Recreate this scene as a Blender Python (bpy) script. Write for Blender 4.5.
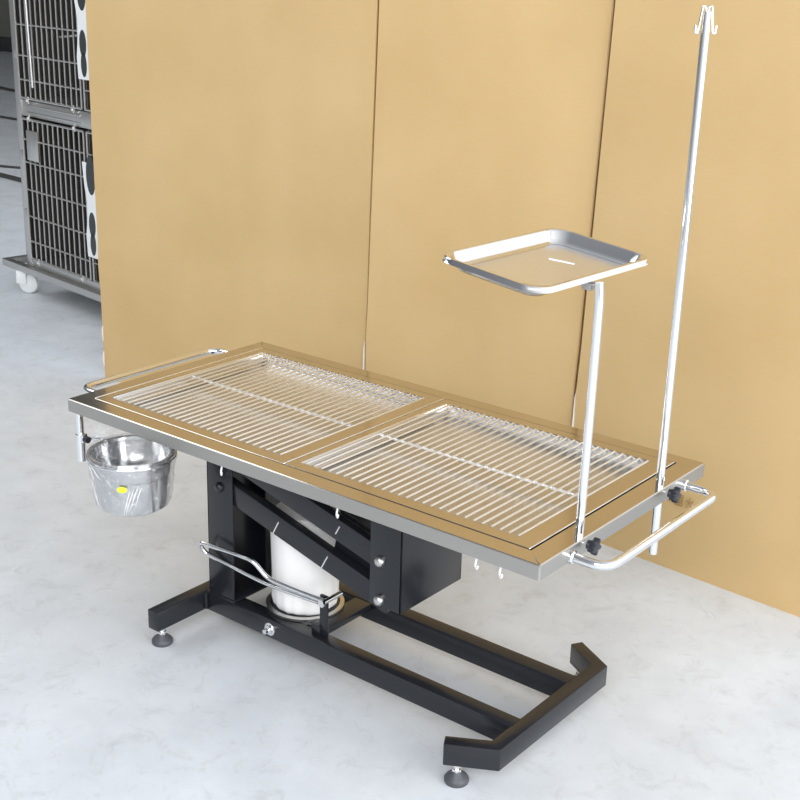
import bpy, bmesh, math, random
from mathutils import Vector, Matrix, Euler
random.seed(7)
for o in list(bpy.data.objects):
    bpy.data.objects.remove(o)
S = bpy.context.scene
COL = S.collection

# ------------------------------------------------------------------ camera
cam_d = bpy.data.cameras.new('camera')
cam_d.sensor_width = 36.0
cam_d.lens = 1283.55 / 800.0 * 36.0
cam_d.clip_end = 200
cam = bpy.data.objects.new('camera', cam_d)
cam.location = (1.6925, -2.0635, 1.5814)
cam.rotation_euler = (1.23660, -0.02630, 0.67234)
COL.objects.link(cam)
S.camera = cam

# ------------------------------------------------------------------ world, lights, exposure
S.view_settings.view_transform = 'Standard'
S.view_settings.look = 'None'
S.view_settings.gamma = 1.0
S.view_settings.use_curve_mapping = False
S.view_settings.exposure = 0.0

W = bpy.data.worlds.new('world')
S.world = W
W.use_nodes = True
nt = W.node_tree
nt.nodes.clear()
wo = nt.nodes.new('ShaderNodeOutputWorld')
bg = nt.nodes.new('ShaderNodeBackground')
tc = nt.nodes.new('ShaderNodeTexCoord')
dt = nt.nodes.new('ShaderNodeVectorMath')      # open bright side towards +x, roof darker
dt.operation = 'DOT_PRODUCT'
dt.inputs[1].default_value = Vector((0.78, 0.34, -0.30)).normalized()
cr = nt.nodes.new('ShaderNodeValToRGB')
mr = nt.nodes.new('ShaderNodeMapRange')
mr.inputs[1].default_value = -1.0
mr.inputs[2].default_value = 1.0
cr.color_ramp.elements[0].color = (0.10, 0.105, 0.115, 1)
cr.color_ramp.elements[1].color = (1.0, 1.0, 1.0, 1)
e = cr.color_ramp.elements.new(0.42)
e.color = (0.47, 0.49, 0.52, 1)
e = cr.color_ramp.elements.new(0.72)
e.color = (0.86, 0.88, 0.90, 1)
nt.links.new(tc.outputs['Generated'], dt.inputs[0])
nt.links.new(dt.outputs['Value'], mr.inputs[0])
nt.links.new(mr.outputs[0], cr.inputs[0])
nt.links.new(cr.outputs[0], bg.inputs[0])
bg.inputs[1].default_value = 1.45
nt.links.new(bg.outputs[0], wo.inputs[0])


def area(name, loc, target, sx_, sy_, power, color):
    l = bpy.data.lights.new(name, 'AREA')
    l.shape = 'RECTANGLE'
    l.size = sx_
    l.size_y = sy_
    l.energy = power
    l.color = color
    o = bpy.data.objects.new(name, l)
    o.location = loc
    d = Vector(target) - Vector(loc)
    o.rotation_euler = d.to_track_quat('-Z', 'Y').to_euler()
    COL.objects.link(o)
    return o


area('daylight_door', (6.0, -0.6, 2.1), (0.0, 0.0, 0.5), 4.6, 4.2, 260, (0.98, 0.99, 1.0))
area('daylight_front', (2.6, -4.6, 3.6), (0.0, 0.9, 0.9), 4.0, 2.5, 240, (0.985, 0.99, 1.0))


area('floor_fill_left', (-4.6, -1.2, 4.2), (-4.2, -0.9, 0.0), 3.0, 3.0, 85, (0.93, 0.97, 1.0))  # fill light added to lift the left floor, no real opening there


# ------------------------------------------------------------------ materials
def mat(name, base=(0.8, 0.8, 0.8), rough=0.5, metal=0.0, spec=0.5, noise=None, bump=None, coat=0.0, alpha=1.0):
    m = bpy.data.materials.new(name)
    m.use_nodes = True
    n = m.node_tree
    b = n.nodes['Principled BSDF']
    b.inputs['Base Color'].default_value = (*base, 1)
    b.inputs['Roughness'].default_value = rough
    b.inputs['Metallic'].default_value = metal
    b.inputs['Specular IOR Level'].default_value = spec
    b.inputs['Coat Weight'].default_value = coat
    if noise:
        scale, col2, sc = noise          # scale, second colour, vector scale
        t = n.nodes.new('ShaderNodeTexCoord')
        mp = n.nodes.new('ShaderNodeMapping')
        mp.inputs['Scale'].default_value = sc
        nz = n.nodes.new('ShaderNodeTexNoise')
        nz.inputs['Scale'].default_value = scale
        nz.inputs['Detail'].default_value = 6
        r = n.nodes.new('ShaderNodeValToRGB')
        r.color_ramp.elements[0].position = 0.35
        r.color_ramp.elements[1].position = 0.68
        r.color_ramp.elements[0].color = (*base, 1)
        r.color_ramp.elements[1].color = (*col2, 1)
        n.links.new(t.outputs['Object'], mp.inputs[0])
        n.links.new(mp.outputs[0], nz.inputs['Vector'])
        n.links.new(nz.outputs[0], r.inputs[0])
        n.links.new(r.outputs[0], b.inputs['Base Color'])
    if bump:
        scale, strength, sc = bump
        t = n.nodes.new('ShaderNodeTexCoord')
        mp = n.nodes.new('ShaderNodeMapping')
        mp.inputs['Scale'].default_value = sc
        nz = n.nodes.new('ShaderNodeTexNoise')
        nz.inputs['Scale'].default_value = scale
        nz.inputs['Detail'].default_value = 4
        bp = n.nodes.new('ShaderNodeBump')
        bp.inputs['Strength'].default_value = strength
        bp.inputs['Distance'].default_value = 0.01
        n.links.new(t.outputs['Object'], mp.inputs[0])
        n.links.new(mp.outputs[0], nz.inputs['Vector'])
        n.links.new(nz.outputs[0], bp.inputs['Height'])
        n.links.new(bp.outputs[0], b.inputs['Normal'])
    return m


M = {}
M['chrome'] = mat('chrome', (0.86, 0.87, 0.88), 0.12, 1.0)
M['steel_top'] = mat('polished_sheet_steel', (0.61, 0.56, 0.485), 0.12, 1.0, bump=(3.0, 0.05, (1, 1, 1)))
M['steel_basin'] = mat('satin_basin_steel', (0.64, 0.62, 0.59), 0.27, 1.0)
M['steel_apron'] = mat('satin_sheet_steel', (0.47, 0.455, 0.43), 0.40, 1.0, noise=(5.0, (0.43, 0.415, 0.39), (1, 1, 1)))
M['steel_rod'] = mat('satin_steel_rod', (0.90, 0.90, 0.90), 0.30, 1.0)
M['steel_tray'] = mat('tray_steel', (0.80, 0.80, 0.80), 0.14, 1.0)
M['steel_bowl'] = mat('bowl_steel', (0.60, 0.61, 0.62), 0.13, 1.0)
M['steel_cage'] = mat('cage_steel', (0.62, 0.61, 0.59), 0.35, 1.0)
M['cage_panel_shaded'] = mat('cage_sheet_steel_shaded', (0.26, 0.25, 0.24), 0.45, 0.9)  # stainless panels, the unlit cage interior darkened in the colour
M['black'] = mat('black_gloss_paint', (0.013, 0.0145, 0.019), 0.25, 0.0, 0.5, bump=(25, 0.03, (1, 1, 1)))
M['rubber'] = mat('dark_grey_rubber', (0.07, 0.075, 0.085), 0.45)
M['knob'] = mat('black_plastic', (0.018, 0.02, 0.028), 0.35)
M['foam'] = mat('white_foam_wrap', (0.86, 0.85, 0.84), 0.65, noise=(9, (0.80, 0.79, 0.78), (1, 1, 0.4)), bump=(9, 0.35, (1, 1, 0.5)))
M['white_plastic'] = mat('white_plastic', (0.85, 0.87, 0.87), 0.35)
M['white_and_glint'] = mat('white_film_and_glint', (0.9, 0.9, 0.92), 0.5)
M['yellow'] = mat('yellow_sticker', (0.90, 0.92, 0.03), 0.4)
M['tie'] = mat('pale_plastic_strap', (0.60, 0.60, 0.60), 0.4)
M['dark'] = mat('dark_print_and_gap_shade', (0.03, 0.035, 0.035), 0.4)
M['brown_print'] = mat('brown_print', (0.36, 0.24, 0.09), 0.8)
M['grey_wall'] = mat('grey_painted_wall', (0.30, 0.30, 0.28), 0.7, noise=(0.8, (0.25, 0.25, 0.235), (1, 1, 3)))
M['grey_sheet'] = mat('grey_sheet', (0.16, 0.16, 0.14), 0.6)
M['cable'] = mat('dark_cable', (0.05, 0.048, 0.045), 0.5)
M['torn'] = mat('torn_paper', (0.80, 0.74, 0.66), 0.9)
M['underside'] = mat('galvanised_underside', (0.35, 0.35, 0.35), 0.5, 0.8)


def cardboard_mat():
    m = mat('cardboard', (0.62, 0.42, 0.19), 0.72, 0.0, 0.3)
    n = m.node_tree
    b = n.nodes['Principled BSDF']
    t = n.nodes.new('ShaderNodeTexCoord')
    # broad mottling
    nz = n.nodes.new('ShaderNodeTexNoise')
    nz.inputs['Scale'].default_value = 2.2
    nz.inputs['Detail'].default_value = 5
    r = n.nodes.new('ShaderNodeValToRGB')
    r.color_ramp.elements[0].position = 0.3
    r.color_ramp.elements[1].position = 0.7
    r.color_ramp.elements[0].color = (0.60, 0.415, 0.19, 1)
    r.color_ramp.elements[1].color = (0.67, 0.475, 0.235, 1)
    n.links.new(t.outputs['Object'], nz.inputs['Vector'])
    n.links.new(nz.outputs[0], r.inputs[0])
    # fine fibre specks
    mp = n.nodes.new('ShaderNodeMapping')
    mp.inputs['Scale'].default_value = (1, 1, 6)
    nf = n.nodes.new('ShaderNodeTexNoise')
    nf.inputs['Scale'].default_value = 45
    nf.inputs['Detail'].default_value = 3
    n.links.new(t.outputs['Object'], mp.inputs[0])
    n.links.new(mp.outputs[0], nf.inputs['Vector'])
    mx = n.nodes.new('ShaderNodeMix')
    mx.data_type = 'RGBA'
    mx.blend_type = 'MULTIPLY'
    mx.inputs[0].default_value = 0.10
    n.links.new(r.outputs[0], mx.inputs[6])
    n.links.new(nf.outputs[1], mx.inputs[7])
    n.links.new(mx.outputs[2], b.inputs['Base Color'])
    # corrugation and waviness
    wv = n.nodes.new('ShaderNodeTexNoise')
    wv.inputs['Scale'].default_value = 3.0
    mp2 = n.nodes.new('ShaderNodeMapping')
    mp2.inputs['Scale'].default_value = (1, 1, 0.8)
    n.links.new(t.outputs['Object'], mp2.inputs[0])
    n.links.new(mp2.outputs[0], wv.inputs['Vector'])
    bp = n.nodes.new('ShaderNodeBump')
    bp.inputs['Strength'].default_value = 0.30
    bp.inputs['Distance'].default_value = 0.02
    n.links.new(wv.outputs[0], bp.inputs['Height'])
    n.links.new(bp.outputs[0], b.inputs['Normal'])
    return m


M['cardboard'] = cardboard_mat()


def floor_mat():
    m = mat('sealed_concrete', (0.7, 0.7, 0.7), 0.5, 0.0, 0.35)
    n = m.node_tree
    b = n.nodes['Principled BSDF']
    t = n.nodes.new('ShaderNodeTexCoord')
    a = n.nodes.new('ShaderNodeTexNoise')
    a.inputs['Scale'].default_value = 3.2
    a.inputs['Detail'].default_value = 9
    a.inputs['Roughness'].default_value = 0.66
    r = n.nodes.new('ShaderNodeValToRGB')
    r.color_ramp.elements[0].position = 0.30
    r.color_ramp.elements[1].position = 0.62
    r.color_ramp.elements[0].color = (0.60, 0.628, 0.66, 1)
    r.color_ramp.elements[1].color = (0.71, 0.742, 0.778, 1)
    n.links.new(t.outputs['Object'], a.inputs['Vector'])
    n.links.new(a.outputs[0], r.inputs[0])
    # trowel scuffs
    v = n.nodes.new('ShaderNodeTexNoise')
    v.inputs['Scale'].default_value = 14
    v.inputs['Detail'].default_value = 8
    v.inputs['Roughness'].default_value = 0.75
    v.inputs['Distortion'].default_value = 0.8
    n.links.new(t.outputs['Object'], v.inputs['Vector'])
    r2 = n.nodes.new('ShaderNodeValToRGB')
    r2.color_ramp.elements[0].position = 0.25
    r2.color_ramp.elements[1].position = 0.48
    r2.color_ramp.elements[0].color = (0.80, 0.79, 0.78, 1)
    r2.color_ramp.elements[1].color = (1, 1, 1, 1)
    n.links.new(v.outputs[0], r2.inputs[0])
    mx = n.nodes.new('ShaderNodeMix')
    mx.data_type = 'RGBA'
    mx.blend_type = 'MULTIPLY'
    mx.inputs[0].default_value = 1.0
    n.links.new(r.outputs[0], mx.inputs[6])
    n.links.new(r2.outputs[0], mx.inputs[7])
    n.links.new(mx.outputs[2], b.inputs['Base Color'])
    rr = n.nodes.new('ShaderNodeMapRange')
    rr.inputs[3].default_value = 0.38
    rr.inputs[4].default_value = 0.6
    n.links.new(v.outputs[0], rr.inputs[0])
    n.links.new(rr.outputs[0], b.inputs['Roughness'])
    return m


M['floor'] = floor_mat()


def film_mat():
    m = bpy.data.materials.new('clear_plastic_film')
    m.use_nodes = True
    n = m.node_tree
    n.nodes.clear()
    out = n.nodes.new('ShaderNodeOutputMaterial')
    tr = n.nodes.new('ShaderNodeBsdfTransparent')
    gl = n.nodes.new('ShaderNodeBsdfGlossy')
    gl.inputs['Roughness'].default_value = 0.12
    df = n.nodes.new('ShaderNodeBsdfDiffuse')
    df.inputs['Color'].default_value = (0.9, 0.9, 0.92, 1)
    t = n.nodes.new('ShaderNodeTexCoord')
    nz = n.nodes.new('ShaderNodeTexNoise')
    nz.inputs['Scale'].default_value = 40
    nz.inputs['Detail'].default_value = 6
    nz.inputs['Distortion'].default_value = 1.5
    bp = n.nodes.new('ShaderNodeBump')
    bp.inputs['Strength'].default_value = 0.9
    bp.inputs['Distance'].default_value = 0.02
    n.links.new(t.outputs['Object'], nz.inputs['Vector'])
    n.links.new(nz.outputs[0], bp.inputs['Height'])
    n.links.new(bp.outputs[0], gl.inputs['Normal'])
    m1 = n.nodes.new('ShaderNodeMixShader')
    m1.inputs[0].default_value = 0.16
    m2 = n.nodes.new('ShaderNodeMixShader')
    m2.inputs[0].default_value = 0.06
    n.links.new(tr.outputs[0], m1.inputs[1])
    n.links.new(gl.outputs[0], m1.inputs[2])
    n.links.new(m1.outputs[0], m2.inputs[1])
    n.links.new(df.outputs[0], m2.inputs[2])
    n.links.new(m2.outputs[0], out.inputs[0])
    return m


M['film'] = film_mat()


# ------------------------------------------------------------------ geometry helpers
class MB:
    """collects shapes in world coordinates and links them as one mesh object"""

    def __init__(self):
        self.bm = bmesh.new()

    def merge(self, b2):
        me = bpy.data.meshes.new('tmp')
        b2.to_mesh(me)
        self.bm.from_mesh(me)
        bpy.data.meshes.remove(me)
        b2.free()

    def box(self, x0, x1, y0, y1, z0, z1, bev=0.0, mtx=None):
        b = bmesh.new()
        bmesh.ops.create_cube(b, size=1)
        for v in b.verts:
            v.co = Vector((x0 + (v.co.x + .5) * (x1 - x0), y0 + (v.co.y + .5) * (y1 - y0), z0 + (v.co.z + .5) * (z1 - z0)))
        if bev:
            bmesh.ops.bevel(b, geom=b.edges[:], offset=bev, segments=2, affect='EDGES', profile=0.5)
        if mtx:
            bmesh.ops.transform(b, matrix=mtx, verts=b.verts)
        self.merge(b)
        return self

    def prism(self, pts, z0, z1, bev=0.0, mtx=None, holes=None):
        """extrude a polygon (x,y list) from z0 to z1"""
        b = bmesh.new()
        lo = [b.verts.new((x, y, z0)) for x, y in pts]
        f = b.faces.new(lo)
        r = bmesh.ops.extrude_face_region(b, geom=[f])
        bmesh.ops.translate(b, vec=(0, 0, z1 - z0), verts=[v for v in r['geom'] if isinstance(v, bmesh.types.BMVert)])
        bmesh.ops.recalc_face_normals(b, faces=b.faces[:])
        if bev:
            bmesh.ops.bevel(b, geom=b.edges[:], offset=bev, segments=2, affect='EDGES', profile=0.5)
        if mtx:
            bmesh.ops.transform(b, matrix=mtx, verts=b.verts)
        self.merge(b)
        return self

    def tube(self, path, r, seg=16, closed=False, cap=True):
        pts = [Vector(p) for p in path]
        n = len(pts)
        rr = r if isinstance(r, (list, tuple)) else [r] * n
        b = bmesh.new()
        rings = []
        prev = None
        for i, p in enumerate(pts):
            if closed:
                t = pts[(i + 1) % n] - pts[i - 1]
            else:
                t = pts[min(i + 1, n - 1)] - pts[max(i - 1, 0)]
            t.normalize()
            if prev is None:
                a = Vector((0, 0, 1)) if abs(t.z) < 0.9 else Vector((1, 0, 0))
                u = t.cross(a).normalized()
            else:
                u = (prev - t * prev.dot(t)).normalized()
            prev = u
            w = t.cross(u)
            rings.append([b.verts.new(p + (u * math.cos(2 * math.pi * k / seg) + w * math.sin(2 * math.pi * k / seg)) * rr[i]) for k in range(seg)])
        m = n if closed else n - 1
        for i in range(m):
            A, B = rings[i], rings[(i + 1) % n]
            for k in range(seg):
                b.faces.new((A[k], A[(k + 1) % seg], B[(k + 1) % seg], B[k]))
        if cap and not closed:
            b.faces.new(rings[0][::-1])
            b.faces.new(rings[-1])
        bmesh.ops.recalc_face_normals(b, faces=b.faces[:])
        self.merge(b)
        return self

    def lathe(self, prof, c=(0, 0, 0), seg=40, mtx=None, closed=False):
        """prof: list of (r, z) around local z at c"""
        b = bmesh.new()
        rings = []
        for r, z in prof:
            if r < 1e-6:
                rings.append([b.verts.new((0, 0, z))])
            else:
                rings.append([b.verts.new((r * math.cos(2 * math.pi * k / seg), r * math.sin(2 * math.pi * k / seg), z)) for k in range(seg)])
        m = len(rings) if closed else len(rings) - 1
        for i in range(m):
            A, B = rings[i], rings[(i + 1) % len(rings)]
            for k in range(seg):
                k2 = (k + 1) % seg
                if len(A) == 1 and len(B) == 1:
                    continue
                if len(A) == 1:
                    b.faces.new((A[0], B[k], B[k2]))
                elif len(B) == 1:
                    b.faces.new((A[k], A[k2], B[0]))
                else:
                    b.faces.new((A[k], A[k2], B[k2], B[k]))
        bmesh.ops.recalc_face_normals(b, faces=b.faces[:])
        mm = Matrix.Translation(Vector(c))
        if mtx:
            mm = mm @ mtx
        bmesh.ops.transform(b, matrix=mm, verts=b.verts)
        self.merge(b)
        return self

    def build(self, name, material, parent=None, origin=None):
        """origin: world position of the object; with a parent the parent's world position is used"""
        me = bpy.data.meshes.new(name)
        o = bpy.data.objects.new(name, me)
        COL.objects.link(o)
        if parent is not None:
            org = Vector(parent['_org'])
            o.parent = parent
            o['_org'] = tuple(org)
        else:
            org = Vector(origin) if origin else Vector((0, 0, 0))
            o.location = org
            o['_org'] = tuple(org)
        for v in self.bm.verts:
            v.co -= org
        for f in self.bm.faces:
            f.smooth = True
        for ed in self.bm.edges:
            if len(ed.link_faces) == 2 and ed.calc_face_angle(0) > math.radians(38):
                ed.smooth = False
        self.bm.to_mesh(me)
        self.bm.free()
        me.materials.append(material)
        return o


def thing(name, label, cat, loc=(0, 0, 0), group=None):
    o = bpy.data.objects.new(name, None)
    o.empty_display_size = 0.05
    o.location = loc
    o['_org'] = tuple(loc)
    COL.objects.link(o)
    o['label'] = label
    o['category'] = cat
    if group:
        o['group'] = group
    return o


def tag(o, label, cat, group=None):
    o['label'] = label
    o['category'] = cat
    if group:
        o['group'] = group
    return o


def struct(o):
    o['kind'] = 'structure'
    return o


def fillet(pts, r, n=6):
    """round the inner corners of a polyline"""
    P = [Vector(p) for p in pts]
    out = [P[0]]
    for i in range(1, len(P) - 1):
        a, b, c = P[i - 1], P[i], P[i + 1]
        ri = r[i - 1] if isinstance(r, (list, tuple)) else r
        u = (a - b)
        v = (c - b)
        lu, lv = u.length, v.length
        u.normalize()
        v.normalize()
        d = min(ri, lu * 0.49, lv * 0.49)
        p0, p1 = b + u * d, b + v * d
        for k in range(n + 1):
            t = k / n
            out.append(p0 * (1 - t) ** 2 + b * 2 * t * (1 - t) + p1 * t * t)
    out.append(P[-1])
    return out


def rrect(hx, hy, r, n=6):
    pts = []
    for cx, cy, a0 in ((hx - r, hy - r, 0), (-hx + r, hy - r, 90), (-hx + r, -hy + r, 180), (hx - r, -hy + r, 270)):
        for k in range(n + 1):
            a = math.radians(a0 + 90 * k / n)
            pts.append((cx + r * math.cos(a), cy + r * math.sin(a)))
    return pts


RY = lambda d: Matrix.Rotation(math.radians(d), 4, 'Y')
RX = lambda d: Matrix.Rotation(math.radians(d), 4, 'X')
RZ = lambda d: Matrix.Rotation(math.radians(d), 4, 'Z')
T = lambda x, y, z: Matrix.Translation((x, y, z))

# ------------------------------------------------------------------ setting
m = MB()
m.box(-24, 9, -7, 22, -0.05, 0.0)
struct(m.build('floor', M['floor']))
m = MB()
m.box(-24, 3, 15.2, 15.4, 0.0, 6)
struct(m.build('wall_back', M['grey_wall']))
m = MB()
m.box(-24.2, -24, -7, 15.4, 0.0, 6)
struct(m.build('wall_left', M['grey_wall']))

m = MB()
m.box(-24, -4.2, 2.6, 15.4, 4.2, 4.3)
struct(m.build('ceiling', M['grey_wall']))

# ------------------------------------------------------------------ cardboard sheets


def sheet(x0b, x1b, x0t, x1t, y0, y1, label, zt=2.0, nx=14, nz=18, waves=0.004, seed=1, fold=0.44):
    rnd = random.Random(seed)
    th = 0.008
    b = bmesh.new()
    G = []
    for side in (0, 1):
        rows = []
        for j in range(nz + 1):
            z = zt * j / nz
            row = []
            for i in range(nx + 1):
                s = i / nx
                xb = x0b + (x1b - x0b) * s
                xt = x0t + (x1t - x0t) * s
                x = xb + (xt - xb) * (z / zt)
                y = y0 + (y1 - y0) * s
                y += waves * math.sin(s * 6.5 + seed) * math.sin(z * 2.3 + seed * 2)
                y += -0.004 * math.exp(-((z - fold) / 0.03) ** 2)
                row.append(b.verts.new((x, y + side * th, z)))
            rows.append(row)
        G.append(rows)
    for j in range(nz):
        for i in range(nx):
            f, k = G[0], G[1]
            b.faces.new((f[j][i], f[j][i + 1], f[j + 1][i + 1], f[j + 1][i]))
            b.faces.new((k[j][i + 1], k[j][i], k[j + 1][i], k[j + 1][i + 1]))
    for j in range(nz):
        b.faces.new((G[0][j][0], G[0][j + 1][0], G[1][j + 1][0], G[1][j][0]))
        b.faces.new((G[0][j + 1][nx], G[0][j][nx], G[1][j][nx], G[1][j + 1][nx]))
    for i in range(nx):
        b.faces.new((G[0][0][i + 1], G[0][0][i], G[1][0][i], G[1][0][i + 1]))
        b.faces.new((G[0][nz][i], G[0][nz][i + 1], G[1][nz][i + 1], G[1][nz][i]))
    bmesh.ops.recalc_face_normals(b, faces=b.faces[:])
    mb = MB()
    mb.merge(b)
    o = mb.build('cardboard_sheet', M['cardboard'], origin=((x0b + x1b) / 2, y0, 0))
    tag(o, label, 'cardboard', 'cardboard sheets standing behind the table')
    return o


c1 = sheet(-2.119, -0.8045, -2.111, -0.7655, 0.950, 0.938, 'wide plain cardboard sheet at the left, standing next to the animal cage', seed=1)
c2 = sheet(-0.796, -0.054, -0.757, -0.004, 0.934, 0.958, 'plain cardboard sheet in the middle, standing behind the raised instrument tray', seed=2, waves=0.003)
c3 = sheet(-0.038, 0.80, 0.012, 0.84, 0.946, 0.890, 'plain cardboard sheet at the right, standing behind the tall hooked pole', seed=3, waves=0.002)
# torn pale edges at the foot of the seams
m = MB()
m.prism([(-0.808, 0.0), (-0.8035, 0.0), (-0.795, 0.40), (-0.7955, 0.425), (-0.799, 0.40)], 0, 0.004, mtx=T(0, 0.934, 0) @ RX(90))
m.build('torn_edge', M['torn'], c1)
m = MB()
m.prism([(-0.042, 0.0), (-0.036, 0.0), (-0.027, 0.41), (-0.028, 0.44), (-0.033, 0.41)], 0, 0.004, mtx=T(0, 0.949, 0) @ RX(90))
m.build('torn_edge', M['torn'], c3)
for (zz, dx) in ((0.07, 0.0), (0.17, 0.003)):
    m = MB()
    m.prism([(-2.122 + dx, zz), (-2.114, zz - 0.02), (-2.112, zz + 0.04), (-2.119, zz + 0.03)], 0, 0.003, mtx=T(0, 0.951, 0) @ RX(90))
    m.build('torn_edge', M['torn'], c1)
# backing strips added behind the seams to keep the gaps dark
for (xc, sh, par) in ((-0.80, 0.020, c1), (-0.046, 0.026, c2)):
    m = MB()
    m.box(xc - 0.10, xc + 0.12, 0.99, 0.998, 0, 1.98, 0.001, Matrix(((1, 0, sh, 0), (0, 1, 0, 0), (0, 0, 1, 0), (0, 0, 0, 1))))
    m.build('seam_backing', M['cardboard'], par)
# small faded brown printed marks on the right-hand sheet
m = MB()


def stroke(x0, z0, x1, z1, w=0.0028):
    y_at = lambda x: 0.946 + (0.890 - 0.946) * ((x + 0.035) / 0.835)
    d = Vector((x1 - x0, 0, z1 - z0))
    L = d.length
    ang = math.degrees(math.atan2(d.z, d.x))
    m.box(-L / 2, L / 2, -0.0008, 0.0008, -w / 2, w / 2, mtx=T((x0 + x1) / 2, y_at((x0 + x1) / 2) - 0.0045, (z0 + z1) / 2) @ RY(-ang))


for gx, strokes in ((0.288, [(0, .5, 1, .5), (.5, .1, .5, 1), (.15, .2, .5, .5), (.85, .2, .5, .5)]),
                    (0.317, [(0, 0, 0, 1), (1, 0, 1, 1), (0, 0, 1, 0), (0, 1, 1, 1), (0, .5, 1, .5), (.5, 0, .5, 1), (.2, .25, .8, .25), (.2, .75, .8, .75)]),
                    (0.349, [(0, .65, 1, .65), (.5, 1, .45, .55), (.5, .6, .1, 0), (.5, .6, .95, 0)])):
    for (a, b_, c_, d_) in strokes:
        stroke(gx + a * 0.022, 0.196 + b_ * 0.030, gx + c_ * 0.022, 0.196 + d_ * 0.030)
m.build('printed_mark', M['brown_print'], c3)

# ------------------------------------------------------------------ table
H = 0.585
TB = thing('operating_table', 'long stainless veterinary operating table with two slotted grates on a black lifting base', 'table', (0, 0, 0))
hx, hy, ap = 0.65, 0.3212, 0.0300


def ring(mb, ox, oy, ix, iy, z0, z1, bev=0.0015, orad=0.004, lrad=0.010):
    b = bmesh.new()

    def loop(hx_, hy_, r, z):
        return [b.verts.new((x, y, z)) for x, y in rrect(hx_, hy_, r, 5)]
    ot, ob = loop(ox, oy, orad, z1 - bev), loop(ox, oy, orad, z0)
    ot2 = loop(ox - bev, oy - bev, orad, z1)
    it, ib = loop(ix, iy, 0.002, z1), loop(ix, iy, 0.002, z0)
    n = len(ot)
    for A, B in ((ob, ot), (ot, ot2), (ot2, it), (it, ib), (ib, ob)):
        for k in range(n):
            b.faces.new((A[k], A[(k + 1) % n], B[(k + 1) % n], B[k]))
    bmesh.ops.recalc_face_normals(b, faces=b.faces[:])
    mb.merge(b)


m = MB()
ring(m, hx, hy, 0.6055, 0.2808, H - 0.002, H)
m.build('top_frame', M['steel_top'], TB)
m = MB()
ring(m, hx + 0.0008, hy + 0.0008, hx - 0.004, hy - 0.004, H - ap, H - 0.0016, bev=0.0008)
m.build('apron', M['steel_apron'], TB)
m = MB()
m.box(-hx + 0.006, hx - 0.006, -hy + 0.006, hy - 0.006, H - 0.0295, H - 0.0275)
m.build('underside_panel', M['underside'], TB)

# two drop-in trays with a rod grate each
for (x0, x1) in ((-0.6045, -0.0012), (0.0012, 0.6005)):
    b = bmesh.new()
    y0, y1 = -0.279, 0.2778
    zr = H + 0.0012
    rx0 = x0 + 0.0255 if x0 < -0.1 else x0 + 0.0195
    rx1 = x1 - 0.0365 if x0 < -0.1 else x1 - 0.0415
    ry = 0.250
    loops = []
    for (a, c_, d, e_, z) in ((x0, x1, y0, y1, H - 0.012), (x0, x1, y0, y1, zr - 0.001), (x0 + .001, x1 - .001, y0 + .001, y1 - .001, zr),
                              (rx0, rx1, -ry, ry, zr - 0.0004), (rx0 + .001, rx1 - .001, -ry + .001, ry - .001, zr - 0.002),
                              (rx0 + .004, rx1 - .004, -ry + .004, ry - .004, H - 0.020), (rx0 + .009, rx1 - .009, -ry + .009, ry - .009, H - 0.025)):
        loops.append([b.verts.new(q + (z,)) for q in ((a, d), (c_, d), (c_, e_), (a, e_))])
    for A, B in zip(loops[:-1], loops[1:]):
        for k in range(4):
            b.faces.new((A[k], A[(k + 1) % 4], B[(k + 1) % 4], B[k]))
    fl = b.faces.new(loops[-1])
    bmesh.ops.recalc_face_normals(b, faces=b.faces[:])
    m = MB()
    m.merge(b)
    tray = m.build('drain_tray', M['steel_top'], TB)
    tray.data.materials.append(M['steel_basin'])
    for pf in tray.data.polygons:
        if pf.center.z < H - 0.006 and abs(pf.center.y) < 0.26 and pf.center.x > x0 + 0.01 and pf.center.x < x1 - 0.01:
            pf.material_index = 1
    for xe in ([x0, x1] if x0 < -0.1 else [x1]):
        bd = MB()
        bd.tube([(xe, y0 + .002, zr - 0.0002), (xe, y1 - .002, zr - 0.0002)], 0.0014, seg=8)
        bd.build('rim_bead', M['steel_rod'], tray)
    g = MB()
    nrod = 27
    xa, xb = rx0 + 0.0135, rx1 - 0.004
    zr_ = H + 0.0005
    for i in range(nrod):
        x = xa + (xb - xa) * i / (nrod - 1)
        g.tube([(x, -0.2475, zr_), (x, 0.2475, zr_)], 0.0022, seg=8)
        g.lathe([(0, 0.0030), (0.0034, 0.001), (0.0034, -0.004), (0, -0.005)], (x, -0.006, zr_), seg=8)
    g.tube([(xa - .008, -0.002, zr_ - 0.0058), (xb + .004, -0.002, zr_ - 0.0058)], 0.0034, seg=8)
    # flat end strip
    g.box(xa - 0.0125, xa - 0.0065, -0.2475, 0.2475, zr_ - 0.012, zr_ + 0.0025, 0.001)
    g.build('rod_grate', M['steel_rod'], tray)

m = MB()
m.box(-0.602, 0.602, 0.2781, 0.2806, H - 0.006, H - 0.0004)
m.build('rim_gap_shade', M['dark'], TB)  # dark strip standing in for the shaded gap along the far rim

# push handles
for s in (1, -1):
    m = MB()
    p = [(s * 0.648, -0.222, H - 0.018), (s * 0.729, -0.222, H - 0.018), (s * 0.729, 0.222, H - 0.018), (s * 0.648, 0.222, H - 0.018)]
    m.tube(fillet(p, 0.062, 8), 0.0088, seg=16)
    for yy in (-0.222, 0.222):
        m.lathe([(0, 0), (0.0125, 0), (0.0125, 0.010), (0.009, 0.012)], (s * 0.650, yy, H - 0.018), seg=20, mtx=RY(90 * s))
    m.build('push_handle', M['chrome'], TB)

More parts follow.
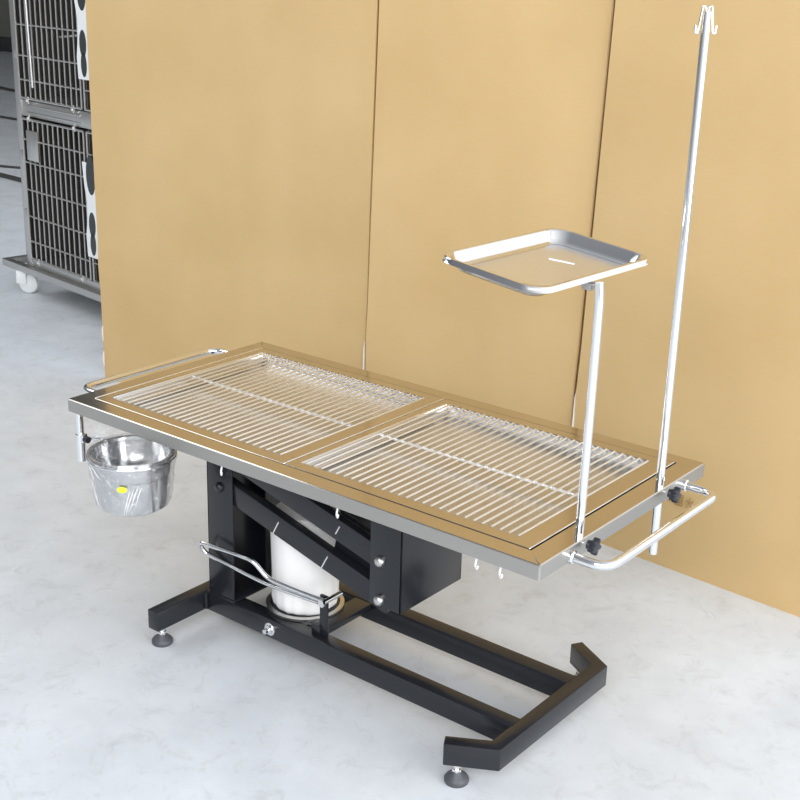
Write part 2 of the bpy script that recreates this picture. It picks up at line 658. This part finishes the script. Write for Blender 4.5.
# lobed clamp knobs on the end face, with screw and socket
for yy in (-0.176, 0.140):
    k = MB()
    prof = []
    for i in range(48):
        a = 2 * math.pi * i / 48
        r = 0.0135 + 0.0035 * math.cos(5 * a)
        prof.append((r * math.cos(a), r * math.sin(a)))
    k.prism(prof, 0, 0.013, bev=0.002, mtx=T(0.668, yy, H - 0.008) @ RY(90))
    k.lathe([(0, 0), (0.009, 0), (0.007, 0.008)], (0.661, yy, H - 0.008), seg=20, mtx=RY(90))
    kn = k.build('clamp_knob', M['knob'], TB)
    s = MB()
    s.tube([(0.645, yy, H - 0.008), (0.664, yy, H - 0.008)], 0.0035, seg=12)
    s.build('screw', M['chrome'], kn)

# small hooks under the long edge
for xx in (-0.148, 0.177, 0.512, 0.565):
    m = MB()
    z0 = H - ap
    m.tube(fillet([(xx, -0.308, z0 + 0.010), (xx - 0.002, -0.310, z0 - 0.004), (xx - 0.004, -0.312, z0 - 0.020), (xx + 0.004, -0.318, z0 - 0.024), (xx + 0.009, -0.322, z0 - 0.014)], 0.008, 4), 0.0020, seg=8)
    m.build('hook', M['white_and_glint'], TB)

# bowl holder: vertical tube with sleeve, arm and ring
bx, by, bz = -0.449, -0.305, 0.502
tx, ty = -0.634, -0.303
m = MB()
m.tube([(tx, ty, H - ap + 0.002), (tx, ty, 0.436)], 0.0092, seg=20)
m.tube([(tx, ty, 0.496), (tx, ty, 0.430)], 0.0114, seg=20)
m.tube([(tx + .012, ty, 0.488), (tx + 0.03, ty + 0.012, 0.490), (-0.555, by + 0.02, bz - 0.006)], 0.004, seg=10)
ringp = [(bx + 0.0995 * math.cos(a), by + 0.0995 * math.sin(a), bz - 0.0075) for a in [2 * math.pi * i / 48 for i in range(48)]]
m.tube(ringp, 0.0028, seg=8, closed=True)
m.box(tx + 0.008, tx + 0.018, ty - 0.007, ty + 0.007, 0.478, 0.500, 0.002)
m.build('bowl_holder', M['chrome'], TB)
m = MB()
m.lathe([(0, 0), (0.008, 0.001), (0.008, 0.013), (0, 0.014)], (tx + 0.016, ty, 0.488), seg=16, mtx=RY(90))
m.build('holder_knob', M['knob'], TB)

# lift: fixed column (left), hanging box (right), parallel arms between
m = MB()
m.box(-0.392, -0.388, -0.130, 0.130, 0.098, 0.530, 0.001)
m.box(-0.392, -0.307, -0.130, -0.1265, 0.098, 0.530, 0.001)
m.box(-0.392, -0.307, 0.1265, 0.130, 0.098, 0.530, 0.001)
m.box(-0.392, -0.305, -0.132, 0.130, 0.096, 0.101, 0.001)
m.box(-0.388, -0.384, -0.1265, 0.1265, 0.101, 0.52)
m.box(-0.350, -0.346, 0.02, 0.1265, 0.101, 0.46, 0.001)
m.build('lift_column', M['black'], TB)
m = MB()
m.box(0.194, 0.198, -0.130, 0.092, 0.247, H - ap, 0.001)
m.box(0.112, 0.198, -0.130, -0.1265, 0.247, H - ap, 0.001)
m.box(0.112, 0.198, 0.0885, 0.092, 0.247, H - ap, 0.001)
m.box(0.112, 0.198, -0.128, 0.090, 0.54, H - ap, 0.001)
m.build('lift_box', M['black'], TB)
m = MB()
for yy in (-0.118, 0.060):
    m.box(-0.34, 0.112, yy - 0.006, yy + 0.022, H - ap - 0.034, H - ap + 0.001, 0.002)
m.box(-0.34, 0.112, -0.112, 0.070, H - ap - 0.006, H - ap + 0.0, 0.001)
m.build('top_support', M['black'], TB)
ang = math.degrees(math.atan2(0.262 - 0.388, 0.488))
La = math.hypot(0.488, 0.126)
for zl in (0.388, 0.481):
    for (ya, yb) in ((-0.1255, -0.1010), (0.062, 0.0865)):
        m = MB()
        m.box(-0.018, La + 0.022, ya, yb, -0.0262, 0.0262, 0.002, mtx=T(-0.348, 0, zl) @ RY(-ang))
        m.build('lift_arm', M['black'], TB)
m = MB()
m.box(0.335, La - 0.02, -0.098, -0.092, -0.0255, 0.118, 0.001, mtx=T(-0.348, 0, 0.388) @ RY(-ang))
m.build('arm_web', M['black'], TB)
for (x, z) in ((0.140, 0.355), (0.140, 0.262), (-0.348, 0.388)):
    m = MB()
    m.lathe([(0, 0), (0.0125, 0), (0.0120, 0.005), (0.0095, 0.0095), (0.005, 0.0115), (0, 0.012)], (x, -0.1298, z), seg=24, mtx=RX(90))
    m.build('pivot_bolt', M['steel_cage'] if x > 0 else M['black'], TB)
m = MB()
m.lathe([(0, 0), (0.016, 0), (0.016, 0.002), (0.011, 0.003), (0.011, 0.008), (0.006, 0.009), (0.006, 0.020), (0, 0.021)], (-0.188, -0.1298, 0.070), seg=24, mtx=RX(90))
m.build('rail_bolt', M['chrome'], TB)
# straps round the arms
for (x, zl, zlo, zhi) in ((-0.168, 0.388, -0.0275, 0.012), (-0.019, 0.388, -0.0275, 0.0125), (0.0155, 0.481, -0.012, 0.012)):
    s_ = (x + 0.348) / math.cos(math.radians(ang))
    m = MB()
    m.box(-0.0013, 0.0013, -0.1268, -0.1250, zlo, zhi, mtx=T(-0.348, 0, zl) @ RY(-ang) @ T(s_, 0, 0) @ RY(14))
    m.build('cable_tie', M['tie'], TB)

# base: two long rails, two cross beams with splayed ends on the right
zb, zt = 0.0455, 0.0955
for s in (-1, 1):
    m = MB()
    y0, y1 = (-0.130, -0.090) if s < 0 else (0.090, 0.130)
    m.box(-0.408, 0.496, y0, y1, zb, zt, 0.003)
    m.build('base_rail', M['black'], TB)
m = MB()
m.prism([(0.523, -0.212), (0.523, 0.212), (0.424, 0.268), (0.409, 0.242), (0.490, 0.194), (0.490, -0.194), (0.409, -0.242), (0.424, -0.268)], zb, zt, bev=0.0022)
m.build('cross_beam', M['black'], TB)
m = MB()
m.box(-0.441, -0.406, -0.285, 0.285, zb, zt, 0.0022)
m.build('cross_beam', M['black'], TB)
m = MB()
m.tube([(-0.402, -0.133, zb + 0.004), (-0.402, -0.133, zt - 0.004)], 0.004, seg=8)
m.build('weld_bead', M['black'], TB)

for (fx, fy) in ((0.440, -0.240), (0.440, 0.240), (-0.4235, -0.258), (-0.4235, 0.258)):
    m = MB()
    m.lathe([(0, 0), (0.024, 0), (0.0255, 0.003), (0.0255, 0.009), (0.022, 0.014), (0.012, 0.022), (0.010, 0.026), (0, 0.026)], (fx, fy, 0), seg=32)
    f = m.build('levelling_foot', M['rubber'], TB)
    m = MB()
    m.tube([(fx, fy, 0.020), (fx, fy, zb + 0.001)], 0.0075, seg=16)
    m.lathe([(0, 0), (0.0105, 0), (0.0105, 0.006), (0, 0.006)], (fx, fy, 0.026), seg=6)
    m.build('foot_stem', M['chrome'], f)

# foot pump with foam sleeve and chrome pedal
px_, py_ = -0.178, -0.018
m = MB()
m.lathe([(0, 0), (0.088, 0), (0.090, 0.003), (0.088, 0.006), (0, 0.006)], (px_, py_, 0.0955), seg=48)
m.box(-0.110, -0.058, -0.088, 0.0885, 0.078, 0.0955, 0.002)
m.box(-0.074, -0.048, -0.112, -0.086, 0.0955, 0.120, 0.002)
m.box(-0.052, -0.030, -0.108, -0.100, 0.0955, 0.200, 0.002)
pump = m.build('foot_pump', M['black'], TB)
m = MB()
m.lathe([(0.084, 0.001), (0.0935, 0.0), (0.0945, 0.007), (0.084, 0.008)], (px_, py_, 0.0965), seg=48, closed=True)
m.build('base_ring', M['steel_cage'], pump)
prof = [(0, 0.010), (0.060, 0.006), (0.070, 0.0062), (0.0765, 0.014), (0.080, 0.03), (0.081, 0.10), (0.082, 0.20), (0.082, 0.240), (0.07, 0.250), (0, 0.250)]
m = MB()
m.lathe(prof, (px_, py_, 0.0965), seg=72)
rn = random.Random(5)
for v in m.bm.verts:
    d = Vector((v.co.x - px_, v.co.y - py_, 0))
    if d.length > 0.03:
        a = math.atan2(d.y, d.x)
        k = 1 + 0.012 * math.sin(a * 7 + v.co.z * 40) + 0.014 * math.sin(a * 17 + 1.3) * (1 if v.co.z < 0.16 else 0.15)
        v.co.x = px_ + d.x * k
        v.co.y = py_ + d.y * k
        if v.co.z < 0.12:
            v.co.z += 0.0016 * math.sin(a * 5 + 1) + 0.0012 * rn.random() - 0.002
m.build('foam_sleeve', M['foam'], pump)
m = MB()
m.lathe([(0, 0), (0.022, 0), (0.022, 0.05), (0, 0.05)], (px_, py_, 0.36), seg=24)
m.tube([(px_, py_, 0.40), (px_ + 0.05, py_, 0.545)], 0.011, seg=16)
m.build('piston', M['chrome'], pump)
path = fillet([Vector(q) for q in ((-0.030, -0.117, 0.194), (-0.198, -0.127, 0.198), (-0.232, -0.140, 0.239), (-0.392, -0.156, 0.240), (-0.397, -0.149, 0.222),
                                   (-0.388, -0.142, 0.207), (-0.215, -0.120, 0.178), (-0.052, -0.112, 0.182))], [0.02, 0.02, 0.012, 0.012, 0.02, 0.03], 5)
m = MB()
m.tube(path, 0.0056, seg=12)
m.build('foot_pedal', M['chrome'], pump)
m = MB()
m.tube([(-0.030, -0.128, 0.192), (-0.030, -0.060, 0.192)], 0.0065, seg=16)
m.lathe([(0, 0), (0.010, 0), (0.010, 0.006), (0, 0.006)], (-0.030, -0.123, 0.192), seg=6, mtx=RX(90))
m.build('pedal_pivot', M['chrome'], pump)

# ------------------------------------------------------------------ steel bowl in its holder
BW = thing('bowl', 'round stainless steel bowl wrapped in clear film, held under the left corner of the table', 'bowl', (bx, by, bz - 0.125))
zt_ = bz
m = MB()
m.lathe([(0, zt_ - 0.125), (0.068, zt_ - 0.125), (0.078, zt_ - 0.119), (0.0815, zt_ - 0.105), (0.0865, zt_ - 0.045), (0.0895, zt_ - 0.042), (0.0925, zt_ - 0.006),
         (0.0980, zt_ - 0.0035), (0.0995, zt_), (0.0980, zt_ + 0.0025), (0.0925, zt_ + 0.001), (0.0905, zt_ - 0.005),
         (0.0875, zt_ - 0.042), (0.0845, zt_ - 0.046), (0.0795, zt_ - 0.104), (0.074, zt_ - 0.118), (0.066, zt_ - 0.123), (0, zt_ - 0.123)], (bx, by, 0), seg=72)
for v in m.bm.verts:
    if v.co.z < zt_ - 0.01:
        v.co.z = zt_ + (v.co.z - zt_) * 1.05
m.build('bowl_body', M['steel_bowl'], BW)


def film(prof, a0, a1, amp, seed, n=60, sub=5):
    rnd = random.Random(seed)
    ph = [rnd.uniform(0, 6.28) for _ in range(6)]
    b = bmesh.new()
    pr = []
    for (r0, z0), (r1, z1) in zip(prof[:-1], prof[1:]):
        for k in range(sub):
            t = k / sub
            pr.append((r0 + (r1 - r0) * t, z0 + (z1 - z0) * t))
    pr.append(prof[-1])
    R_ = []
    for i in range(n + 1):
        a = math.radians(a0 + (a1 - a0) * i / n)
        col_ = []
        for j, (r, z) in enumerate(pr):
            k = amp * (math.sin(a * 11 + ph[0] + z * 40) + 0.7 * math.sin(a * 23 + ph[1] - z * 60) + 0.5 * math.sin(z * 190 + ph[2] + a * 5)) + rnd.uniform(0, amp * 0.8)
            rr = r + abs(k)
            col_.append(b.verts.new((bx + rr * math.cos(a), by + rr * math.sin(a), z + k * 0.5)))
        R_.append(col_)
    for i in range(n):
        for j in range(len(pr) - 1):
            b.faces.new((R_[i][j], R_[i + 1][j], R_[i + 1][j + 1], R_[i][j + 1]))
    return b


m = MB()
m.merge(film([(0.060, zt_ - 0.128), (0.080, zt_ - 0.124), (0.086, zt_ - 0.105), (0.091, zt_ - 0.05), (0.099, zt_ - 0.008), (0.100, zt_ + 0.006), (0.088, zt_ + 0.002), (0.082, zt_ - 0.03), (0.06, zt_ - 0.035)], 0, 360, 0.0022, 3, n=110))
nf0 = len(m.bm.faces)  # tubes below: glints on the film's creases, drawn in white
for (a0, z0, a1, z1) in ((-128, -0.060, -112, -0.118), (-134, -0.055, -120, -0.115), (-122, -0.075, -106, -0.122), (-140, -0.070, -128, -0.112),
                         (-38, -0.052, -52, -0.118), (-32, -0.045, -46, -0.112), (-44, -0.060, -56, -0.122), (-28, -0.050, -38, -0.105), (-110, -0.012, -88, -0.040), (-118, -0.020, -108, -0.052)):
    pts_ = []
    for k in range(6):
        t = k / 5
        a = math.radians(a0 + (a1 - a0) * t)
        z = z0 + (z1 - z0) * t
        rr = 0.0965 + 0.15 * min(0, z + 0.02) + 0.001 * math.sin(k * 2.1)
        pts_.append((bx + rr * math.cos(a), by + rr * math.sin(a), zt_ + z))
    m.tube(pts_, [0.0003, 0.0009, 0.0013, 0.0012, 0.0008, 0.0003], seg=6)
fm = m.build('plastic_film', M['film'], BW)
fm.data.materials.append(M['white_and_glint'])
for pf in fm.data.polygons:
    if pf.index >= nf0:
        pf.material_index = 1
m = MB()
b = bmesh.new()
rows = []
rnd = random.Random(11)
for i in range(9):
    row = []
    for j in range(9):
        s, t = i / 8, j / 8
        p0 = Vector((-0.590, -0.285, 0.540)).lerp(Vector((-0.520, -0.235, 0.520)), s)
        p1 = Vector((-0.598, -0.300, 0.450)).lerp(Vector((-0.530, -0.270, 0.490)), s)
        q = p0.lerp(p1, t) + Vector((rnd.uniform(-1, 1), rnd.uniform(-1, 1), rnd.uniform(-1, 1))) * 0.003
        row.append(b.verts.new(q))
    rows.append(row)
for i in range(8):
    for j in range(8):
        b.faces.new((rows[i][j], rows[i + 1][j], rows[i + 1][j + 1], rows[i][j + 1]))
m.merge(b)
m.build('film_flap', M['film'], BW)
# yellow oval sticker, curved on the bowl's wall
b = bmesh.new()
rows = []
for i in range(13):
    a = 2 * math.pi * i / 12
    rows.append((0.0115 * math.cos(a), 0.0072 * math.sin(a)))
a_c = math.atan2(-0.80, 0.42) + 0.13
cv = None
vs = []
for (u, w) in rows[:-1]:
    aa = a_c + u / 0.092
    rr = 0.0935
    vs.append(b.verts.new((bx + rr * math.cos(aa), by + rr * math.sin(aa), zt_ - 0.056 + w)))
aa = a_c
cv = b.verts.new((bx + 0.0945 * math.cos(aa), by + 0.0945 * math.sin(aa), zt_ - 0.056))
for i in range(12):
    b.faces.new((vs[i], vs[(i + 1) % 12], cv))
m = MB()
m.merge(b)
m.build('oval_sticker', M['yellow'], BW)

# ------------------------------------------------------------------ tall hooked pole
IV = thing('infusion_pole', 'tall thin chrome pole with two small hooks on top, at the table end', 'pole', (0.636, 0.146, 0.434))
ix, iy = 0.636, 0.146
m = MB()
m.tube([(ix, iy, 0.434), (ix, iy, 0.585 + 0.09), (ix, iy, 0.600 + 0.09), (ix, iy, 1.46), (ix, iy, 1.500)], [0.0086, 0.0086, 0.0082, 0.0080, 0.0062], seg=24)
m.build('pole', M['chrome'], IV)
cdir = Vector((0.62, 0.49, 0))  # hooks spread across the view
for s in (-1, 1):
    m = MB()
    base = Vector((ix, iy, 1.488))
    P = [base + cdir * s * 0.003 + Vector((0, 0, -0.02)), base + cdir * s * 0.003 + Vector((0, 0, 0.018)), base + cdir * s * 0.010 + Vector((0, 0, 0.022)),
         base + cdir * s * 0.013 + Vector((0, 0, 0.004)), base + cdir * s * 0.017 + Vector((0, 0, -0.026)), base + cdir * s * 0.023 + Vector((0, 0, -0.026)), base + cdir * s * 0.024 + Vector((0, 0, -0.012))]
    m.tube(fillet(P, 0.008, 4), 0.0021, seg=10)
    m.build('hook', M['chrome'], IV)

# ------------------------------------------------------------------ instrument tray on its pole
tpx, tpy = 0.634, -0.164
TS = thing('instrument_tray_stand', 'shallow stainless instrument tray on a slim chrome post rising from the table', 'tray', (tpx, tpy, 0.56))
tc_ = Vector((0.510, -0.132, 1.078))
rot = Matrix.Translation(tc_) @ Matrix.Rotation(-0.054, 4, 'Z') @ Matrix.Rotation(0.104, 4, 'Y')
ta, tb = 0.2268 / 2, 0.363 / 2
b = bmesh.new()
loops = []
for (dx, r, z) in ((0.0020, 0.040, -0.0065), (0.0, 0.040, -0.0035), (0.0, 0.040, 0.001), (-0.0015, 0.039, 0.003), (-0.0075, 0.036, 0.003), (-0.0105, 0.034, 0.0005),
                   (-0.017, 0.030, -0.014), (-0.022, 0.026, -0.019), (-0.030, 0.022, -0.021)):
    loops.append([b.verts.new((x, y, z)) for x, y in rrect(ta + dx, tb + dx, r, 8)])
n_ = len(loops[0])
for A_, B_ in zip(loops[:-1], loops[1:]):
    for k in range(n_):
        b.faces.new((A_[k], A_[(k + 1) % n_], B_[(k + 1) % n_], B_[k]))
b.faces.new(loops[-1])
# underside
ul = []
for (dx, r, z) in ((0.0020, 0.040, -0.0065), (-0.004, 0.038, -0.0075), (-0.010, 0.034, -0.004), (-0.019, 0.030, -0.017), (-0.026, 0.024, -0.0225), (-0.034, 0.022, -0.024)):
    ul.append([b.verts.new((x, y, z)) for x, y in rrect(ta + dx, tb + dx, r, 8)])
for A_, B_ in zip(ul[:-1], ul[1:]):
    for k in range(n_):
        b.faces.new((A_[k], B_[k], B_[(k + 1) % n_], A_[(k + 1) % n_]))
b.faces.new(ul[-1][::-1])
bmesh.ops.remove_doubles(b, verts=b.verts[:], dist=1e-6)
bmesh.ops.recalc_face_normals(b, faces=b.faces[:])
bmesh.ops.transform(b, matrix=rot, verts=b.verts)
m = MB()
m.merge(b)
tr_o = m.build('tray_dish', M['steel_tray'], TS)
tr_o.data.materials.append(M['steel_rod'])
for pf in tr_o.data.polygons:
    if len(pf.vertices) > 8:
        pf.material_index = 1
m = MB()
m.box(-0.024, 0.024, -0.0022, 0.0022, -0.0212, -0.0200, mtx=rot @ T(-0.011, 0.063, 0) @ RZ(20))
m.build('white_sticker', M['white_and_glint'], tr_o)
m = MB()
ztop = 1.062
P = [(tpx, tpy, 0.560), (tpx + 0.003, tpy, 0.82), (tpx + 0.004, tpy, ztop - 0.03), (tpx + 0.001, tpy, ztop - 0.003)]
m.tube(fillet(P, 0.04, 6), 0.0082, seg=24)
m.build('post', M['chrome'], TS)
m = MB()
# support bracket under the rim
m.box(tpx - 0.050, tpx + 0.002, tpy - 0.006, tpy + 0.010, ztop - 0.010, ztop - 0.006, 0.001)
m.box(tpx - 0.032, tpx - 0.012, tpy - 0.004, tpy + 0.008, ztop - 0.020, ztop - 0.009, 0.002)
m.build('bracket', M['steel_apron'], TS)

# ------------------------------------------------------------------ animal cage on castors
F0 = Vector((-3.571, 1.52, 0))
CM = T(*F0) @ RZ(-8.0)
CG = thing('animal_cage', 'two-tier stainless steel animal cage with barred doors on a castor trolley', 'cage', tuple(F0))
CW, CD = 1.45, 0.62
m = MB()
m.box(0.0, CW + 0.1, 0.0, 0.035, 0.112, 0.146, 0.003, CM)
m.box(0.0, CW + 0.1, CD + 0.065, CD + 0.10, 0.112, 0.146, 0.003, CM)
m.box(0.0, 0.035, 0.035, CD + 0.065, 0.112, 0.146, 0.003, CM)
m.box(CW + 0.065, CW + 0.1, 0.035, CD + 0.065, 0.112, 0.146, 0.003, CM)
m.box(0.76, 0.80, 0.035, CD + 0.065, 0.112, 0.146, 0.003, CM)
m.build('trolley_frame', M['steel_cage'], CG)
y_f = 0.03
m = MB()
topz = 1.72
# shells: side walls, back, floors, dividers
for x in (0.205, 0.802, CW):
    m.box(x, x + 0.006, y_f + 0.01, CD, 0.16, topz, mtx=CM)
m.box(0.205, CW, CD - 0.006, CD, 0.16, topz, mtx=CM)
for z in (0.165, 0.86, 0.915, topz):
    m.box(0.205, CW, y_f + 0.012, CD, z, z + 0.005, mtx=CM)
m.build('cage_shell', M['cage_panel_shaded'], CG)
m = MB()
m.box(0.200, 0.246, y_f - 0.004, y_f + 0.012, 0.146, topz, 0.002, CM)
m.box(0.200, CW, y_f, y_f + 0.014, 0.146, 0.182, 0.002, CM)
m.box(0.246, CW, y_f, y_f + 0.014, 0.848, 0.918, 0.002, CM)
m.box(0.30, 0.76, y_f - 0.004, y_f + 0.002, 0.862, 0.869, 0.001, CM)
m.box(0.30, 0.76, y_f - 0.004, y_f + 0.002, 0.893, 0.900, 0.001, CM)
m.box(0.200, CW, y_f, y_f + 0.014, topz - 0.04, topz, 0.002, CM)
m.build('cage_frame', M['steel_cage'], CG)


def cage_door(x0, x1, z0, z1, hz):
    g = MB()
    r = 0.0042
    yb_ = y_f - 0.010
    P_ = [(x0, yb_, z0), (x1, yb_, z0), (x1, yb_, z1), (x0, yb_, z1)]
    Pw = [CM @ Vector(q) for q in P_]
    g.tube(Pw[:2], 0.005, 8)
    g.tube(Pw[1:3], 0.005, 8)
    g.tube(Pw[2:4], 0.005, 8)
    g.tube([Pw[3], Pw[0]], 0.005, 8)
    n = int(round((x1 - x0) / 0.046))
    for i in range(1, n):
        x = x0 + (x1 - x0) * i / n
        g.tube([CM @ Vector((x, yb_ + 0.004, z0)), CM @ Vector((x, yb_ + 0.004, z1))], r, 8)
    for z in hz:
        g.tube([CM @ Vector((x0, yb_ - 0.002, z)), CM @ Vector((x1, yb_ - 0.002, z))], 0.0036, 8)
    o = g.build('barred_door', M['steel_cage'], CG)
    for x in (x0 + 0.07, x1 - 0.07):
        for z in (z0 - 0.008, z1 + 0.008):
            h = MB()
            h.lathe([(0, -0.010), (0.008, -0.006), (0.009, 0.004), (0, 0.010)], tuple(CM @ Vector((x, yb_ - 0.004, z))), seg=10)
            h.tube([CM @ Vector((x, yb_, z - 0.016)), CM @ Vector((x, yb_, z + 0.016))], 0.004, 8)
            h.build('door_stud', M['steel_rod'], o)
    for z in (z0 + 0.20, z0 + 0.47):
        h = MB()
        h.box(x0 - 0.035, x0 - 0.008, yb_ - 0.002, yb_ + 0.006, z - 0.03, z + 0.03, 0.002, CM)
        h.build('door_hinge', M['steel_cage'], o)
    return o


d1 = cage_door(0.262, 0.795, 0.190, 0.836, (0.274, 0.392, 0.516, 0.642, 0.745))
d2 = cage_door(0.262, 0.795, 0.930, 1.66, (1.010, 1.115, 1.247, 1.38, 1.52))
cage_door(0.822, 1.40, 0.190, 0.836, (0.274, 0.392, 0.516, 0.642, 0.745))
cage_door(0.822, 1.40, 0.930, 1.66, (1.010, 1.115, 1.247, 1.38, 1.52))
m = MB()
m.box(0.306, 0.408, y_f - 0.020, y_f - 0.012, 0.655, 0.790, 0.002, CM)
m.build('latch_plate', M['steel_cage'], d1)
m = MB()
m.tube([CM @ Vector((0.398, y_f - 0.03, 1.62)), CM @ Vector((0.418, y_f - 0.03, 0.985))], 0.0062, 10)
m.build('latch_rod', M['steel_rod'], d2)
m = MB()
m.tube([CM @ Vector((0.45, y_f + 0.10, 1.20)), CM @ Vector((0.60, y_f + 0.10, 1.215))], 0.005, 8)
m.build('inner_rod', M['steel_rod'], CG)
# white printed side boards with black blobs
for zc in (1.245, 0.49):
    w = MB()
    prof = [(0.800, -0.19), (0.90, -0.19), (0.90, 0.22), (0.790, 0.22), (0.800, 0.12), (0.815, 0.05), (0.812, -0.02), (0.795, -0.10)]
    w.prism(prof, 0, 0.004, mtx=CM @ T(0, y_f - 0.018, zc) @ RX(90))
    wo_ = w.build('white_board', M['white_plastic'], CG)
    k = MB()
    for (bx_, bz_, ra, rb) in ((0.857, 0.17, 0.036, 0.085), (0.850, -0.045, 0.026, 0.055), (0.850, -0.13, 0.022, 0.050)):
        pp = [(bx_ + ra * math.cos(2 * math.pi * i / 20), bz_ + rb * math.sin(2 * math.pi * i / 20)) for i in range(20)]
        k.prism(pp, 0.004, 0.0055, mtx=CM @ T(0, y_f - 0.018, zc) @ RX(90))
    k.build('black_blob', M['dark'], wo_)
for (cx_, cy_) in ((0.17, 0.045), (0.06, CD + 0.02), (CW, 0.045), (CW, CD + 0.02)):
    w = MB()
    w.lathe([(0, -0.020), (0.030, -0.018), (0.046, -0.011), (0.0495, 0), (0.046, 0.011), (0.030, 0.018), (0, 0.020)], tuple(CM @ Vector((cx_, cy_, 0.049))), seg=32, mtx=RZ(-8 + 36) @ RX(90))
    cs = MB()
    cs.box(-0.050, 0.000, -0.030, -0.0225, 0.05, 0.112, 0.003, CM @ T(cx_, cy_, 0) @ RZ(36))
    cs.box(-0.050, 0.000, 0.0225, 0.030, 0.05, 0.112, 0.003, CM @ T(cx_, cy_, 0) @ RZ(36))
    cs.box(-0.050, -0.012, -0.028, 0.028, 0.095, 0.112, 0.003, CM @ T(cx_, cy_, 0) @ RZ(36))
    co = cs.build('castor', M['white_plastic'], CG)
    w.build('castor_wheel', M['white_plastic'], co)

# ------------------------------------------------------------------ background behind the cage
m = MB()
m.box(-19.0, -14.3, 10.2, 11.4, 0.0, 0.22, 0.02)
sb = m.build('pallet_base', M['dark'], None, origin=(-16.6, 10.8, 0))
sb.name = 'storage_bin'
tag(sb, 'grey storage bin on a dark base, far behind the cage at the upper left', 'storage')
m = MB()
m.box(-19.0, -14.3, 10.15, 11.4, 0.22, 0.84, 0.02)
m.build('bin_body', M['grey_sheet'], sb)
m = MB()
m.box(-19.0, -14.3, 10.2, 11.4, 0.84, 2.2, 0.02)
m.build('bin_opening', M['dark'], sb)


def cable(pts, r, label):
    m = MB()
    m.tube(fillet(pts, 0.3, 6), r, seg=8)
    tag(m.build('floor_cable', M['cable'], origin=pts[0]), label, 'cable', 'cables on the floor behind the cage')


cable([(-6.9, 3.46, 0.016), (-6.3, 3.39, 0.016), (-6.05, 3.37, 0.016), (-5.80, 3.34, 0.016), (-5.2, 3.5, 0.016)], 0.016, 'thick dark cable on the floor, closest to the cage of the four')
cable([(-7.3, 3.55, 0.009), (-6.6, 3.64, 0.009), (-6.4, 3.72, 0.009), (-6.0, 3.9, 0.009)], 0.009, 'thin dark cable on the floor just beyond the thick one')
cable([(-9.8, 5.3, 0.011), (-9.1, 5.38, 0.011), (-8.7, 5.35, 0.011), (-7.9, 5.5, 0.011)], 0.011, 'thin dark cable crossing the floor in the middle distance behind the cage')
cable([(-12.4, 7.0, 0.016), (-11.4, 6.95, 0.016), (-10.9, 6.83, 0.016), (-9.6, 7.0, 0.016)], 0.016, 'farthest dark cable on the floor, near the grey storage bin')

for o in COL.objects:
    if '_org' in o:
        del o['_org']
